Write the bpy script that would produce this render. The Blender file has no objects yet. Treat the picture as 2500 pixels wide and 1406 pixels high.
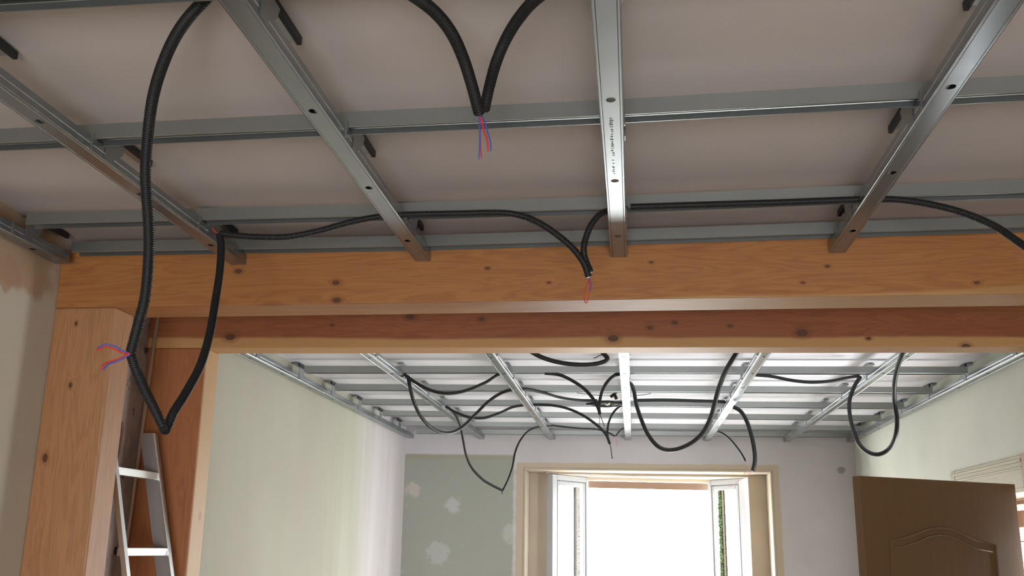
import bpy, bmesh, math, random
from mathutils import Vector, Matrix
random.seed(4)
S = bpy.context.scene
COL = S.collection

# ------------------------------------------------------------------ camera
F_PX, PITCH, YAW, ROLL = 2433.26, 0.25564, -0.12135, 0.01438
CAM = Vector((0, 0, 1.72))
cy_, sy_, cp_, sp_ = math.cos(YAW), math.sin(YAW), math.cos(PITCH), math.sin(PITCH)
FWD = Vector((sy_*cp_, cy_*cp_, sp_))
R0 = Vector((cy_, -sy_, 0)); U0 = R0.cross(FWD)
RT = math.cos(ROLL)*R0 + math.sin(ROLL)*U0
UP = -math.sin(ROLL)*R0 + math.cos(ROLL)*U0
cd = bpy.data.cameras.new('camera'); cam = bpy.data.objects.new('camera', cd); COL.objects.link(cam)
cam.matrix_world = Matrix(((RT.x, UP.x, -FWD.x, CAM.x), (RT.y, UP.y, -FWD.y, CAM.y), (RT.z, UP.z, -FWD.z, CAM.z), (0, 0, 0, 1)))
cd.sensor_width = 36; cd.lens = F_PX/2500*36; cd.clip_start = 0.02; cd.clip_end = 300
S.camera = cam

# ------------------------------------------------------------------ light and exposure
S.view_settings.view_transform = 'Standard'
try: S.view_settings.look = 'None'
except Exception: pass
S.view_settings.gamma = 1
S.view_settings.exposure = -0.10
w = bpy.data.worlds.new('sky'); S.world = w; w.use_nodes = True
w.node_tree.nodes['Background'].inputs['Color'].default_value = (0.93, 0.97, 1.0, 1)
w.node_tree.nodes['Background'].inputs['Strength'].default_value = 22.0


def portal(name, loc, rot, sx, sy):                  # only guides sampling of the sky through a window opening
    l = bpy.data.lights.new(name, 'AREA'); l.shape = 'RECTANGLE'; l.size = sx; l.size_y = sy
    l.cycles.is_portal = True
    o = bpy.data.objects.new(name, l); o.location = loc; o.rotation_euler = rot; COL.objects.link(o)
portal('window_portal', (0.12, 8.95, 1.35), (-math.pi/2, 0, 0), 2.2, 2.2)
portal('added_opening_portal', (0.2, -2.88, .85), (math.pi/2, 0, 0), 2.1, 1.3)  # samples the sky through the opening added behind the camera
portal('side_door_portal', (2.15, 5.2, 1.1), (0, math.pi/2, 0), 2.2, 1.0)


# ------------------------------------------------------------------ helpers
def at(px, py, axis, val):
    """point on the sight line of pixel (px,py) of the 2500x1406 frame, at a known world X, Y or Z"""
    d = (px-1250)/F_PX*RT - (py-703)/F_PX*UP + FWD
    i = 'XYZ'.index(axis)
    return CAM + d*((val-CAM[i])/d[i])

def catmull(pts, n=10):
    P = [pts[0]*2-pts[1]] + list(pts) + [pts[-1]*2-pts[-2]]
    out = []
    for i in range(1, len(P)-2):
        a, b, c, d = P[i-1], P[i], P[i+1], P[i+2]
        for k in range(n):
            t = k/n
            out.append(0.5*((2*b)+(c-a)*t+(2*a-5*b+4*c-d)*t*t+(3*b-a-3*c+d)*t*t*t))
    out.append(pts[-1].copy())
    return out

def resample(pts, step):
    out = [pts[0]]; acc = 0
    for a, b in zip(pts, pts[1:]):
        L = (b-a).length
        if L < 1e-9: continue
        t = step-acc
        while t <= L:
            out.append(a+(b-a)*(t/L)); t += step
        acc = (acc+L) % step
    if (out[-1]-pts[-1]).length > step*.3: out.append(pts[-1])
    return out

def box(bm, x0, x1, y0, y1, z0, z1):
    v = [bm.verts.new((x, y, z)) for x in (x0, x1) for y in (y0, y1) for z in (z0, z1)]
    for f in ((0,1,3,2),(4,6,7,5),(0,4,5,1),(2,3,7,6),(0,2,6,4),(1,5,7,3)): bm.faces.new([v[i] for i in f])
    return v

def hexa(bm, q, dz0, dz1):
    """vertical prism over the quad q (four (x,y)) from z dz0 to dz1"""
    a = [bm.verts.new((x, y, dz0)) for x, y in q]; b = [bm.verts.new((x, y, dz1)) for x, y in q]
    bm.faces.new(a[::-1]); bm.faces.new(b)
    for i in range(4): bm.faces.new((a[i], a[(i+1) % 4], b[(i+1) % 4], b[i]))

def tube(bm, pts, r, seg=10, rib=0.0, pitch=0.004, cap=True, r1=None):
    """tube along pts; rib > 0 makes a corrugated wall"""
    pts = [Vector(p) for p in pts]
    n = len(pts); rings = []
    t0 = (pts[1]-pts[0]).normalized()
    u = t0.orthogonal().normalized(); d = 0
    for i, p in enumerate(pts):
        t = (pts[min(i+1, n-1)]-pts[max(i-1, 0)]).normalized()
        u = (u-t*u.dot(t)).normalized(); v = t.cross(u)
        if i: d += (p-pts[i-1]).length
        rr = r if r1 is None else r+(r1-r)*i/(n-1)
        if rib: rr = rr*(1+rib*(0.5+0.5*math.cos(2*math.pi*d/pitch))-rib)
        rings.append([bm.verts.new(p+(u*math.cos(a)+v*math.sin(a))*rr) for a in [2*math.pi*k/seg for k in range(seg)]])
    for a, b in zip(rings, rings[1:]):
        for k in range(seg): bm.faces.new((a[k], a[(k+1) % seg], b[(k+1) % seg], b[k]))
    if cap: bm.faces.new(rings[0][::-1]); bm.faces.new(rings[-1])
    return rings

def wpos(o):
    p = Vector((0, 0, 0))
    while o: p += o.location; o = o.parent
    return p

def obj(name, bm, m, parent=None, origin=None, smooth=False, solid=0.0, bev=0.0, recalc=True):
    """links bm (in world coordinates) as ONE mesh object; parents are never rotated"""
    if recalc: bmesh.ops.recalc_face_normals(bm, faces=bm.faces[:])
    me = bpy.data.meshes.new(name)
    if origin is None:
        if parent: origin = wpos(parent)
        else: origin = Vector((0, 0, 0))
    origin = Vector(origin)
    bm.transform(Matrix.Translation(-origin))
    bm.to_mesh(me); bm.free()
    me.materials.append(m)
    for p in me.polygons: p.use_smooth = smooth
    o = bpy.data.objects.new(name, me); COL.objects.link(o)
    if parent: o.parent = parent; o.location = origin-wpos(parent)
    else: o.location = origin
    if solid:
        s = o.modifiers.new('sheet', 'SOLIDIFY'); s.thickness = solid; s.offset = 0
    if bev:
        b = o.modifiers.new('edge', 'BEVEL'); b.width = bev; b.segments = 2; b.limit_method = 'ANGLE'
    return o

def tag(o, label, cat, group=None):
    o['label'] = label; o['category'] = cat
    if group: o['group'] = group
    return o

def struct(o, label=None):
    o['kind'] = 'structure'
    if label: o['label'] = label
    return o

def empty(name, loc):
    o = bpy.data.objects.new(name, None); o.location = loc; o.empty_display_size = .05; COL.objects.link(o); return o

# ------------------------------------------------------------------ materials
class NT:
    def __init__(s, name):
        s.m = bpy.data.materials.new(name); s.m.use_nodes = True
        s.t = s.m.node_tree; s.b = s.t.nodes['Principled BSDF']
        s.geo = None
    def n(s, typ, **kw):
        x = s.t.nodes.new(typ)
        for k, v in kw.items(): setattr(x, k, v)
        return x
    def link(s, a, b): s.t.links.new(a, b)
    def put(s, inp, v):
        if hasattr(v, 'links') or isinstance(v, bpy.types.NodeSocket): s.link(v, inp)
        else: inp.default_value = v
    def pos(s):
        if not s.geo: s.geo = s.n('ShaderNodeNewGeometry')
        return s.geo.outputs['Position']
    def xyz(s):
        x = s.n('ShaderNodeSeparateXYZ'); s.link(s.pos(), x.inputs[0]); return x.outputs
    def scaled(s, sc, off=(0, 0, 0)):
        m = s.n('ShaderNodeMapping'); s.link(s.pos(), m.inputs[0]); m.inputs['Scale'].default_value = sc; m.inputs['Location'].default_value = off
        return m.outputs[0]
    def noise(s, vec, scale, detail=4, rough=.55, dist=0):
        x = s.n('ShaderNodeTexNoise'); s.link(vec, x.inputs['Vector'])
        x.inputs['Scale'].default_value = scale; x.inputs['Detail'].default_value = detail; x.inputs['Roughness'].default_value = rough
        x.inputs['Distortion'].default_value = dist
        return x.outputs['Fac']
    def math(s, op, a, b=0.0, c=0.0, clamp=False):
        x = s.n('ShaderNodeMath', operation=op, use_clamp=clamp)
        s.put(x.inputs[0], a); s.put(x.inputs[1], b); s.put(x.inputs[2], c); return x.outputs[0]
    def step(s, v, e0, e1):
        x = s.n('ShaderNodeMapRange', interpolation_type='SMOOTHSTEP')
        s.put(x.inputs['Value'], v); s.put(x.inputs['From Min'], e0); s.put(x.inputs['From Max'], e1)
        return x.outputs['Result']
    def mix(s, f, a, b, mode='MIX'):
        x = s.n('ShaderNodeMix', data_type='RGBA', blend_type=mode)
        s.put(x.inputs[0], f); s.put(x.inputs[6], a if not isinstance(a, tuple) else (*a, 1)); s.put(x.inputs[7], b if not isinstance(b, tuple) else (*b, 1))
        return x.outputs[2]
    def ramp(s, f, stops):
        x = s.n('ShaderNodeValToRGB'); e = x.color_ramp.elements
        while len(e) < len(stops): e.new(.5)
        for q, (p, c) in zip(e, stops): q.position = p; q.color = (*c, 1)
        s.link(f, x.inputs[0]); return x.outputs[0]
    def color(s, v): s.put(s.b.inputs['Base Color'], v if not isinstance(v, tuple) else (*v, 1))
    def rough(s, v): s.put(s.b.inputs['Roughness'], v)
    def metal(s, v): s.b.inputs['Metallic'].default_value = v
    def bump(s, h, strength, dist=.002):
        x = s.n('ShaderNodeBump'); s.put(x.inputs['Height'], h); x.inputs['Strength'].default_value = strength; x.inputs['Distance'].default_value = dist
        s.link(x.outputs[0], s.b.inputs['Normal'])

def plain(name, col, rough=.6, metal=0, spec=.5):
    m = NT(name); m.color(col); m.rough(rough); m.metal(metal); m.b.inputs['Specular IOR Level'].default_value = spec
    return m.m

def plaster(name, a, b, rough=.85, masks=(), streak=0.0, streak_col=(.5, .55, .45), mottle=2.5):
    """two-tone plaster; masks are functions(nt) -> (factor, colour) painted over"""
    m = NT(name)
    n1 = m.noise(m.pos(), mottle, 5); n2 = m.noise(m.pos(), 60, 3)
    c = m.mix(m.step(n1, .35, .68), a, b)
    if streak:
        st = m.noise(m.scaled((1, 3.2, .18), (3, 1, 0)), 2.2, 4, .6)
        c = m.mix(m.math('MULTIPLY', m.step(st, .48, .66), streak), c, streak_col)
    for f in masks:
        fac, col = f(m); c = m.mix(fac, c, col)
    m.color(c); m.rough(rough); m.bump(m.math('ADD', m.math('MULTIPLY', n2, .4), n1), .25, .004)
    return m.m

def galvanised(name, base=(.30, .322, .335), rough=.25, metal=.84, var=.10):
    m = NT(name)
    v = m.n('ShaderNodeTexVoronoi'); m.link(m.scaled((1, 1, 1)), v.inputs['Vector']); v.inputs['Scale'].default_value = 90
    n = m.noise(m.pos(), 9, 4)
    c = m.mix(m.math('MULTIPLY', n, .5), base, tuple(k*.72 for k in base))
    m.color(c); m.metal(metal)
    m.rough(m.math('ADD', m.math('MULTIPLY', m.noise(m.pos(), 25, 3), var), rough-var/2))
    m.bump(v.outputs['Distance'], .02, .0006)
    return m.m

def wood(name, axis, light, mid, dark, knots=(), seed=0, rough=.55, sap=None):
    """axis: 0 for boards along X, 2 for upright boards; knots: (point, radius)"""
    m = NT(name)
    sc = [9, 9, 9]; sc[axis] = .55
    kd = None
    for p, r in knots:
        a = m.n('ShaderNodeVectorMath', operation='SUBTRACT'); m.link(m.pos(), a.inputs[0]); a.inputs[1].default_value = p
        q = m.n('ShaderNodeVectorMath', operation='MULTIPLY'); m.link(a.outputs[0], q.inputs[0])
        s3 = [1/r]*3; s3[axis] = .62/r; q.inputs[1].default_value = s3
        l = m.n('ShaderNodeVectorMath', operation='LENGTH'); m.link(q.outputs[0], l.inputs[0])
        kd = l.outputs['Value'] if kd is None else m.math('MINIMUM', kd, l.outputs['Value'])
    vec = m.scaled(tuple(sc), (seed*3.1, seed*1.7, seed*2.3))
    if kd is not None:
        push = m.math('MULTIPLY', m.math('DIVIDE', .35, m.math('ADD', m.math('MULTIPLY', kd, kd), .6)), 1.0)
        cmb = m.n('ShaderNodeCombineXYZ'); m.put(cmb.inputs[1], push); m.put(cmb.inputs[(2 if axis == 0 else 0)], push)
        ad = m.n('ShaderNodeVectorMath', operation='ADD'); m.link(vec, ad.inputs[0]); m.link(cmb.outputs[0], ad.inputs[1]); vec = ad.outputs[0]
    g = m.noise(vec, 1.6, 3, .5, 1.4)
    rings = m.math('ABSOLUTE', m.math('SINE', m.math('MULTIPLY', g, 34)))
    fine = m.noise(m.scaled(tuple(k*9 if i != axis else k*3 for i, k in enumerate(sc))), 1.5, 4, .6)
    big = m.noise(m.scaled(tuple(k*.22 for k in sc)), 1.3, 3)
    c = m.mix(m.step(big, .35, .65), light, mid)
    c = m.mix(m.math('MULTIPLY', m.math('POWER', rings, 3), .33), c, dark)
    c = m.mix(m.math('MULTIPLY', m.step(fine, .5, .75), .3), c, dark)
    if sap: fac, col = sap(m); c = m.mix(fac, c, col)
    if kd is not None:
        c = m.mix(m.math('MULTIPLY', m.math('SUBTRACT', 1.0, m.step(kd, 1.0, 2.3)), .45), c, dark)
        kring = m.math('ABSOLUTE', m.math('SINE', m.math('MULTIPLY', kd, 9)))
        kc = m.mix(m.math('MULTIPLY', kring, .6), (.075, .028, .012), (.17, .065, .022))
        c = m.mix(m.math('SUBTRACT', 1.0, m.step(kd, .8, 1.0)), c, kc)
    m.color(c); m.rough(rough); m.bump(m.math('ADD', m.math('MULTIPLY', rings, .5), fine), .12, .001)
    return m.m

GALV = galvanised('galvanised_steel')
GALV_RAIL = galvanised('galvanised_rail', (.36, .38, .37), .34, var=.05)
BLACKMET = plain('blackened_steel', (.03, .03, .035), .5, .6)
CONDUIT = plain('black_corrugated_plastic', (.007, .007, .008), .5)
RED = plain('red_wire', (.65, .04, .03), .4); BLUE = plain('blue_wire', (.08, .10, .45), .4)
DARKWIRE = plain('dark_wire', (.05, .04, .05), .5); PINK = plain('pink_wire', (.6, .25, .4), .5)
PVC = plain('white_pvc', (.48, .50, .54), .35); GASKET = plain('grey_gasket', (.12, .12, .13), .6)
ALU = galvanised('aluminium', (.72, .72, .70), .3, .85)
ALU_DULL = galvanised('dull_aluminium', (.36, .34, .33), .5, .5)
CREAM = plain('cream_window_frame', (.72, .62, .48), .5)

# ------------------------------------------------------------------ dimensions (camera is at the origin in plan)
XL, XR = -1.795, 1.725
ZC = CAM.z+.84                                       # underside of the lower channels
ZR = ZC+.032                                         # underside of the cross rails
ZCEIL = CAM.z+.945
YB0, YB1 = 2.856, 2.975                              # front timber frame
ZB = CAM.z+.706                                      # underside of both beams
def ybk(x, d=0): return 3.545+.040*x+d               # front face of the rear beam, slightly out of square
K = .070
def yw(x, d=0): return 7.985+K*x+d                   # face of the window wall, slightly out of square

# ------------------------------------------------------------------ room shell
def f_tan_near(m):
    x, y, z = m.xyz(); nz = m.noise(m.pos(), 9, 4)
    f = m.math('MULTIPLY', m.step(m.math('ADD', z, m.math('MULTIPLY', nz, .12)), ZC-.075, ZC-.045), m.step(m.math('ADD', y, m.math('MULTIPLY', nz, -.35)), 2.72, 2.60))
    return m.math('MULTIPLY', f, .85), (.40, .26, .15)
def f_scar(m):
    x, y, z = m.xyz(); nz = m.noise(m.pos(), 14, 5)
    d = m.math('ADD', m.math('ABSOLUTE', m.math('SUBTRACT', y, 2.60)), m.math('MULTIPLY', m.math('ABSOLUTE', m.math('SUBTRACT', z, ZC-.085)), 1.6))
    return m.math('MULTIPLY', m.step(m.math('ADD', d, m.math('MULTIPLY', nz, .18)), .20, .17), .8), (.42, .25, .16)
M_WLN = plaster('cream_plaster', (.56, .50, .41), (.50, .46, .38), masks=(f_tan_near, f_scar))
M_PASS = plaster('rough_grey_masonry', (.46, .38, .35), (.30, .25, .235), mottle=9,
                 masks=(lambda m: (m.step(m.noise(m.pos(), 22, 5), .6, .68), (.07, .07, .08)),))
def f_window_light(m):  # window light painted into the plaster colour, paler towards the window wall
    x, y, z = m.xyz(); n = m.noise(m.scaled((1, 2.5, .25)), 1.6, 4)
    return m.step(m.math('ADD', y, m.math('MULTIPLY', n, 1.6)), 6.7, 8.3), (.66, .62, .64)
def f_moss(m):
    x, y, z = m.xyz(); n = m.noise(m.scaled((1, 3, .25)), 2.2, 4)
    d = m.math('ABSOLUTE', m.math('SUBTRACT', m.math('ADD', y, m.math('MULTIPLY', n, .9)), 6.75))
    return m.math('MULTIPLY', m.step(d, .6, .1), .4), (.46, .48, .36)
M_WLF = plaster('stained_plaster_painted_light', (.41, .39, .31), (.385, .36, .29), streak=.3, streak_col=(.37, .38, .27), mottle=1.6, masks=(f_window_light, f_moss))
M_WRF = plaster('pale_green_plaster', (.66, .66, .57), (.60, .61, .53), mottle=1.5)

def rough_edge(m, v, e, wdt=.012, amp=.03, sc=12):
    return m.step(m.math('ADD', v, m.math('MULTIPLY', m.math('SUBTRACT', m.noise(m.pos(), sc, 4), .5), amp)), e-wdt, e+wdt)
def f_green(m):
    x, y, z = m.xyz()
    f = m.math('MULTIPLY', rough_edge(m, m.math('MULTIPLY', x, -1.0), .93), rough_edge(m, m.math('MULTIPLY', z, -1.0), -(CAM.z+.712), .006, .02))
    return f, (.355, .37, .315)
def f_brown_edge(m):
    x, y, z = m.xyz()
    f = m.math('MULTIPLY', rough_edge(m, m.math('MULTIPLY', x, -1.0), .93), m.math('LESS_THAN', m.math('ABSOLUTE', m.math('SUBTRACT', z, CAM.z+.70)), .02))
    return m.math('MULTIPLY', f, .6), (.36, .32, .24)
def f_filler(m):
    x, y, z = m.xyz()
    n = m.noise(m.pos(), 7, 4, .6)
    f = m.math('MULTIPLY', m.step(n, .66, .72), m.math('MULTIPLY', m.step(x, -1.00, -1.1), m.step(z, CAM.z+.60, CAM.z+.50)))
    return m.math('MULTIPLY', f, .3), (.55, .54, .52)
def spot(px, py, r, col, k=.8):
    c = at(px, py, 'Y', 7.9)
    def f(m):
        a = m.n('ShaderNodeVectorMath', operation='DISTANCE'); m.link(m.scaled((1, 0, 1)), a.inputs[0]); a.inputs[1].default_value = (c.x, 0, c.z)
        d = m.math('ADD', a.outputs['Value'], m.math('MULTIPLY', m.math('SUBTRACT', m.noise(m.pos(), 22, 4), .5), r*1.6))
        return m.math('MULTIPLY', m.step(d, r, r*.6), k), col
    return f
NX0, NX1, NZ1 = -.834, 1.063, CAM.z+.601
def f_tan_border(m):
    x, y, z = m.xyz()
    f = m.math('MULTIPLY', m.math('MULTIPLY', rough_edge(m, x, NX0-.078, .008), rough_edge(m, m.math('MULTIPLY', x, -1.0), -(NX1+.07), .008)),
               rough_edge(m, m.math('MULTIPLY', z, -1.0), -(NZ1+.058), .006, .02))
    return f, (.52, .43, .32)
M_WB = plaster('patched_lilac_plaster', (.60, .575, .59), (.545, .52, .525), mottle=1.4,
               masks=(f_green, f_brown_edge, f_filler, spot(1010, 1195, .07, (.56, .50, .45)), spot(1105, 1232, .07, (.6, .6, .62), .55),
                      spot(1070, 1350, .10, (.55, .56, .56), .45), spot(1250, 1300, .10, (.6, .6, .58), .4), spot(2066, 1142, .035, (.16, .14, .16), .6),
                      f_tan_border))
M_TAN = plaster('tan_undercoat', (.53, .45, .345), (.48, .40, .31), mottle=3)
M_FLOOR = plaster('dusty_screed', (.33, .28, .24), (.26, .22, .19), mottle=2)
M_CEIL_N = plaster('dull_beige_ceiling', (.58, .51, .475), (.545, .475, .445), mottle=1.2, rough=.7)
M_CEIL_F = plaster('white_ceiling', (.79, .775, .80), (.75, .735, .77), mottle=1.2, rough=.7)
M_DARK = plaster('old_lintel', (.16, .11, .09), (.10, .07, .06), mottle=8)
M_GROUND = plaster('pale_gravel', (.62, .61, .58), (.52, .52, .48), mottle=3)

T = .25
Y0, Y1 = -2.6, 8.75
bm = bmesh.new(); box(bm, XL-T, XL, Y0, 2.90, 0, ZCEIL+.1); struct(obj('wall_left', bm, M_WLN), 'cream plaster wall left of the front timber post')
bm = bmesh.new(); box(bm, XL-T, XL, 2.90, 3.52, 0, ZCEIL+.1); struct(obj('wall_passage', bm, M_PASS), 'rough grey masonry between the two timber posts')
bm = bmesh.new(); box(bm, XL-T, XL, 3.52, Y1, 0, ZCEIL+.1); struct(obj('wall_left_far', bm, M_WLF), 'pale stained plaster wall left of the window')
bm = bmesh.new(); box(bm, XR, XR+T, Y0, 3.2, 0, ZCEIL+.1); struct(obj('wall_right', bm, M_WLN))
DY0, DY1, DZ = 4.70, 5.66, CAM.z+.300                # doorway in the right wall
bm = bmesh.new()
box(bm, XR, XR+T, 3.2, DY0, 0, ZCEIL+.1); box(bm, XR, XR+T, DY1, Y1, 0, ZCEIL+.1); box(bm, XR, XR+T, DY0, DY1, DZ, ZCEIL+.1)
struct(obj('wall_right_far', bm, M_WRF), 'pale green wall above and beyond the open brown door')
bm = bmesh.new(); box(bm, XL-T, XR+T, Y0, Y1, -.1, 0); struct(obj('floor', bm, M_FLOOR))
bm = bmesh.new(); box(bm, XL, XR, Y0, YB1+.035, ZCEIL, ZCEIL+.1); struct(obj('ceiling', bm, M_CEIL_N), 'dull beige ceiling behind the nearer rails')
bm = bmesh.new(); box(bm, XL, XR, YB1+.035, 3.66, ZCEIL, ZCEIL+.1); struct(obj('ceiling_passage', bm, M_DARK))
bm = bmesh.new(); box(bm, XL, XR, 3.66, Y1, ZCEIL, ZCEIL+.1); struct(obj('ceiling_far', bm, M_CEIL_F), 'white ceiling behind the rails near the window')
# wall behind the camera; unseen low opening added to light the near room
bm = bmesh.new()
RX0, RX1, RZ0, RZ1 = -.8, 1.2, .25, 1.45
box(bm, XL, RX0, Y0-T, Y0, 0, ZCEIL+.1); box(bm, RX1, XR, Y0-T, Y0, 0, ZCEIL+.1)
box(bm, RX0, RX1, Y0-T, Y0, 0, RZ0); box(bm, RX0, RX1, Y0-T, Y0, RZ1, ZCEIL+.1)
struct(obj('wall_rear', bm, M_WLN))
# window wall: front skin with the niche, slightly out of square
WZ0 = CAM.z-1.35                                     # sill
ZT = CAM.z+.583                                      # head of the bay window
FL, FR = at(1342, 1157, 'Z', ZT), at(1822, 1168, 'Z', ZT)
OX0, OX1 = FL.x+.004, FR.x-.004                      # bay opening in the back of the niche
OZ1 = ZT-.002; ND = (FL.y-yw(FL.x)+FR.y-yw(FR.x))/2-.02
def wq(x0, x1, d0, d1): return [(x0, yw(x0, d0)), (x1, yw(x1, d0)), (x1, yw(x1, d1)), (x0, yw(x0, d1))]
bm = bmesh.new(); TB = ND+.05
for x0, x1, z0, z1 in ((XL, NX0-.02, 0, ZCEIL+.1), (NX1+.02, XR, 0, ZCEIL+.1), (NX0-.02, NX1+.02, 0, WZ0), (NX0-.02, NX1+.02, NZ1+.02, ZCEIL+.1)):
    hexa(bm, wq(x0, x1, 0, TB), z0, z1)
struct(obj('wall_back', bm, M_WB), 'lilac plaster wall around the window, greenish bare patch at its left')
# tan lining of the niche with a rounded arris
bm = bmesh.new()
hexa(bm, wq(NX0-.02, NX0, -.004, TB), WZ0, NZ1); hexa(bm, wq(NX1, NX1+.02, -.004, TB), WZ0, NZ1)
hexa(bm, wq(NX0-.02, NX1+.02, -.004, TB), NZ1, NZ1+.02); hexa(bm, wq(NX0, NX1, -.02, TB), WZ0-.03, WZ0)
struct(obj('trim_niche', bm, M_TAN, bev=.007), 'tan painted lining of the window niche')
bm = bmesh.new()
hexa(bm, wq(NX0, OX0, ND, TB), WZ0, NZ1); hexa(bm, wq(OX1, NX1, ND, TB), WZ0, NZ1); hexa(bm, wq(OX0, OX1, ND, TB), OZ1, NZ1)
struct(obj('trim_window', bm, M_TAN, bev=.003), 'tan boards either side of the bay window')
# outside ground
bm = bmesh.new(); v = [bm.verts.new(p) for p in ((-60, 9.2, -.45), (60, 9.2, -.45), (60, 90, -.45), (-60, 90, -.45))]; bm.faces.new(v)
struct(obj('ground', bm, M_GROUND))

# ------------------------------------------------------------------ timber frame
K_LIGHT, K_MID, K_DARK = (.42, .175, .050), (.40, .120, .030), (.21, .058, .015)
def kp(px, py, y, r): return (tuple(at(px, py, 'Y', y)), r)
def sapline(m):
    x, y, z = m.xyz(); nz = m.noise(m.scaled((.8, 1, 4)), 1.2, 3)
    e = m.math('ADD', m.math('ADD', z, m.math('MULTIPLY', x, -.018)), m.math('MULTIPLY', nz, -.10))
    return m.math('MULTIPLY', m.step(e, ZB-.030, ZB-.042), .45), (.58, .36, .15)
kn = [kp(822, 733, YB0, .009), kp(660, 762, YB0, .02), kp(820, 690, YB0, .008), kp(1960, 690, YB0, .004), kp(2385, 690, YB0, .005), kp(1590, 640, YB0, .004),
      kp(582, 662, YB0, .008), kp(2020, 650, YB0, .005), kp(1190, 655, YB0, .005), kp(1340, 690, YB0, .004)]
M_BF = wood('front_beam_larch', 0, K_LIGHT, K_MID, K_DARK, kn, 1, sap=sapline)
kn = [((at(x, y, 'Y', 3.55).x, ybk(at(x, y, 'Y', 3.55).x), at(x, y, 'Y', 3.55).z), r) for x, y, r in
      ((578, 831, .013), (1007, 779, .011), (1178, 783, .008), (1587, 800, .007), (1647, 787, .007), (1783, 794, .006), (1960, 810, .014), (1497, 827, .013), (2125, 822, .006), (2368, 840, .010), (820, 800, .005))]
def sapback(m):
    x, y, z = m.xyz(); nz = m.noise(m.scaled((.8, 1, 4)), 1.4, 3)
    return m.math('MULTIPLY', m.step(m.math('ADD', z, m.math('MULTIPLY', nz, -.04)), ZB+.022, ZB+.008), .7), (.66, .38, .15)
M_BB = wood('rear_beam_larch', 0, (.35, .12, .040), (.29, .082, .026), (.16, .042, .013), kn, 2, sap=sapback)
kn = [kp(110, 1118, YB0, .009), kp(172, 940, YB0, .006), kp(186, 790, YB0, .005), kp(290, 930, YB0, .006)]
M_PF = wood('front_post_larch', 2, (.45, .225, .10), (.41, .175, .066), (.26, .095, .036), kn, 3)
kn = [kp(450, 1178, 3.5, .012), kp(385, 1108, 3.5, .012), kp(512, 1108, 3.55, .007), kp(493, 1260, 3.55, .008)]
def sappost(m):
    x, y, z = m.xyz(); return m.math('MULTIPLY', m.step(x, -1.566, -1.5635), .8), (.52, .34, .16)
M_PB = wood('rear_post_larch', 2, (.46, .20, .08), (.42, .145, .05), (.26, .08, .03), kn, 4, sap=sappost)

bm = bmesh.new(); box(bm, XL, XR, YB0, YB1+.035, ZB+.006, ZR+.030)
tag(obj('timber_beam', bm, M_BF, origin=(0, YB0, ZB), bev=.004), 'orange larch beam whose front face carries the ends of the nearer channels', 'beam')
bm = bmesh.new(); hexa(bm, [(XL, ybk(XL)), (XR, ybk(XR)), (XR, ybk(XR, .115)), (XL, ybk(XL, .115))], ZB-.0, ZCEIL)
tag(obj('timber_beam', bm, M_BB, origin=(0, 3.54, ZB), bev=.004), 'darker knotty larch beam behind the front one, above the far opening', 'beam')
bm = bmesh.new(); box(bm, XL, -1.592, YB0, YB1, 0, ZB+.006)
tag(obj('timber_post', bm, M_PF, origin=(-1.69, YB0, 0), bev=.006), 'wide pale larch post against the left wall, in front of the ladder', 'post')
bm = bmesh.new(); yq = ybk(-1.7)+.004; box(bm, XL, -1.562, yq, yq+.115, 0, ZB)
tag(obj('timber_post', bm, M_PB, origin=(-1.67, yq, 0), bev=.006), 'red-brown larch post behind the ladder, pale on its narrow side', 'post')

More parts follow.
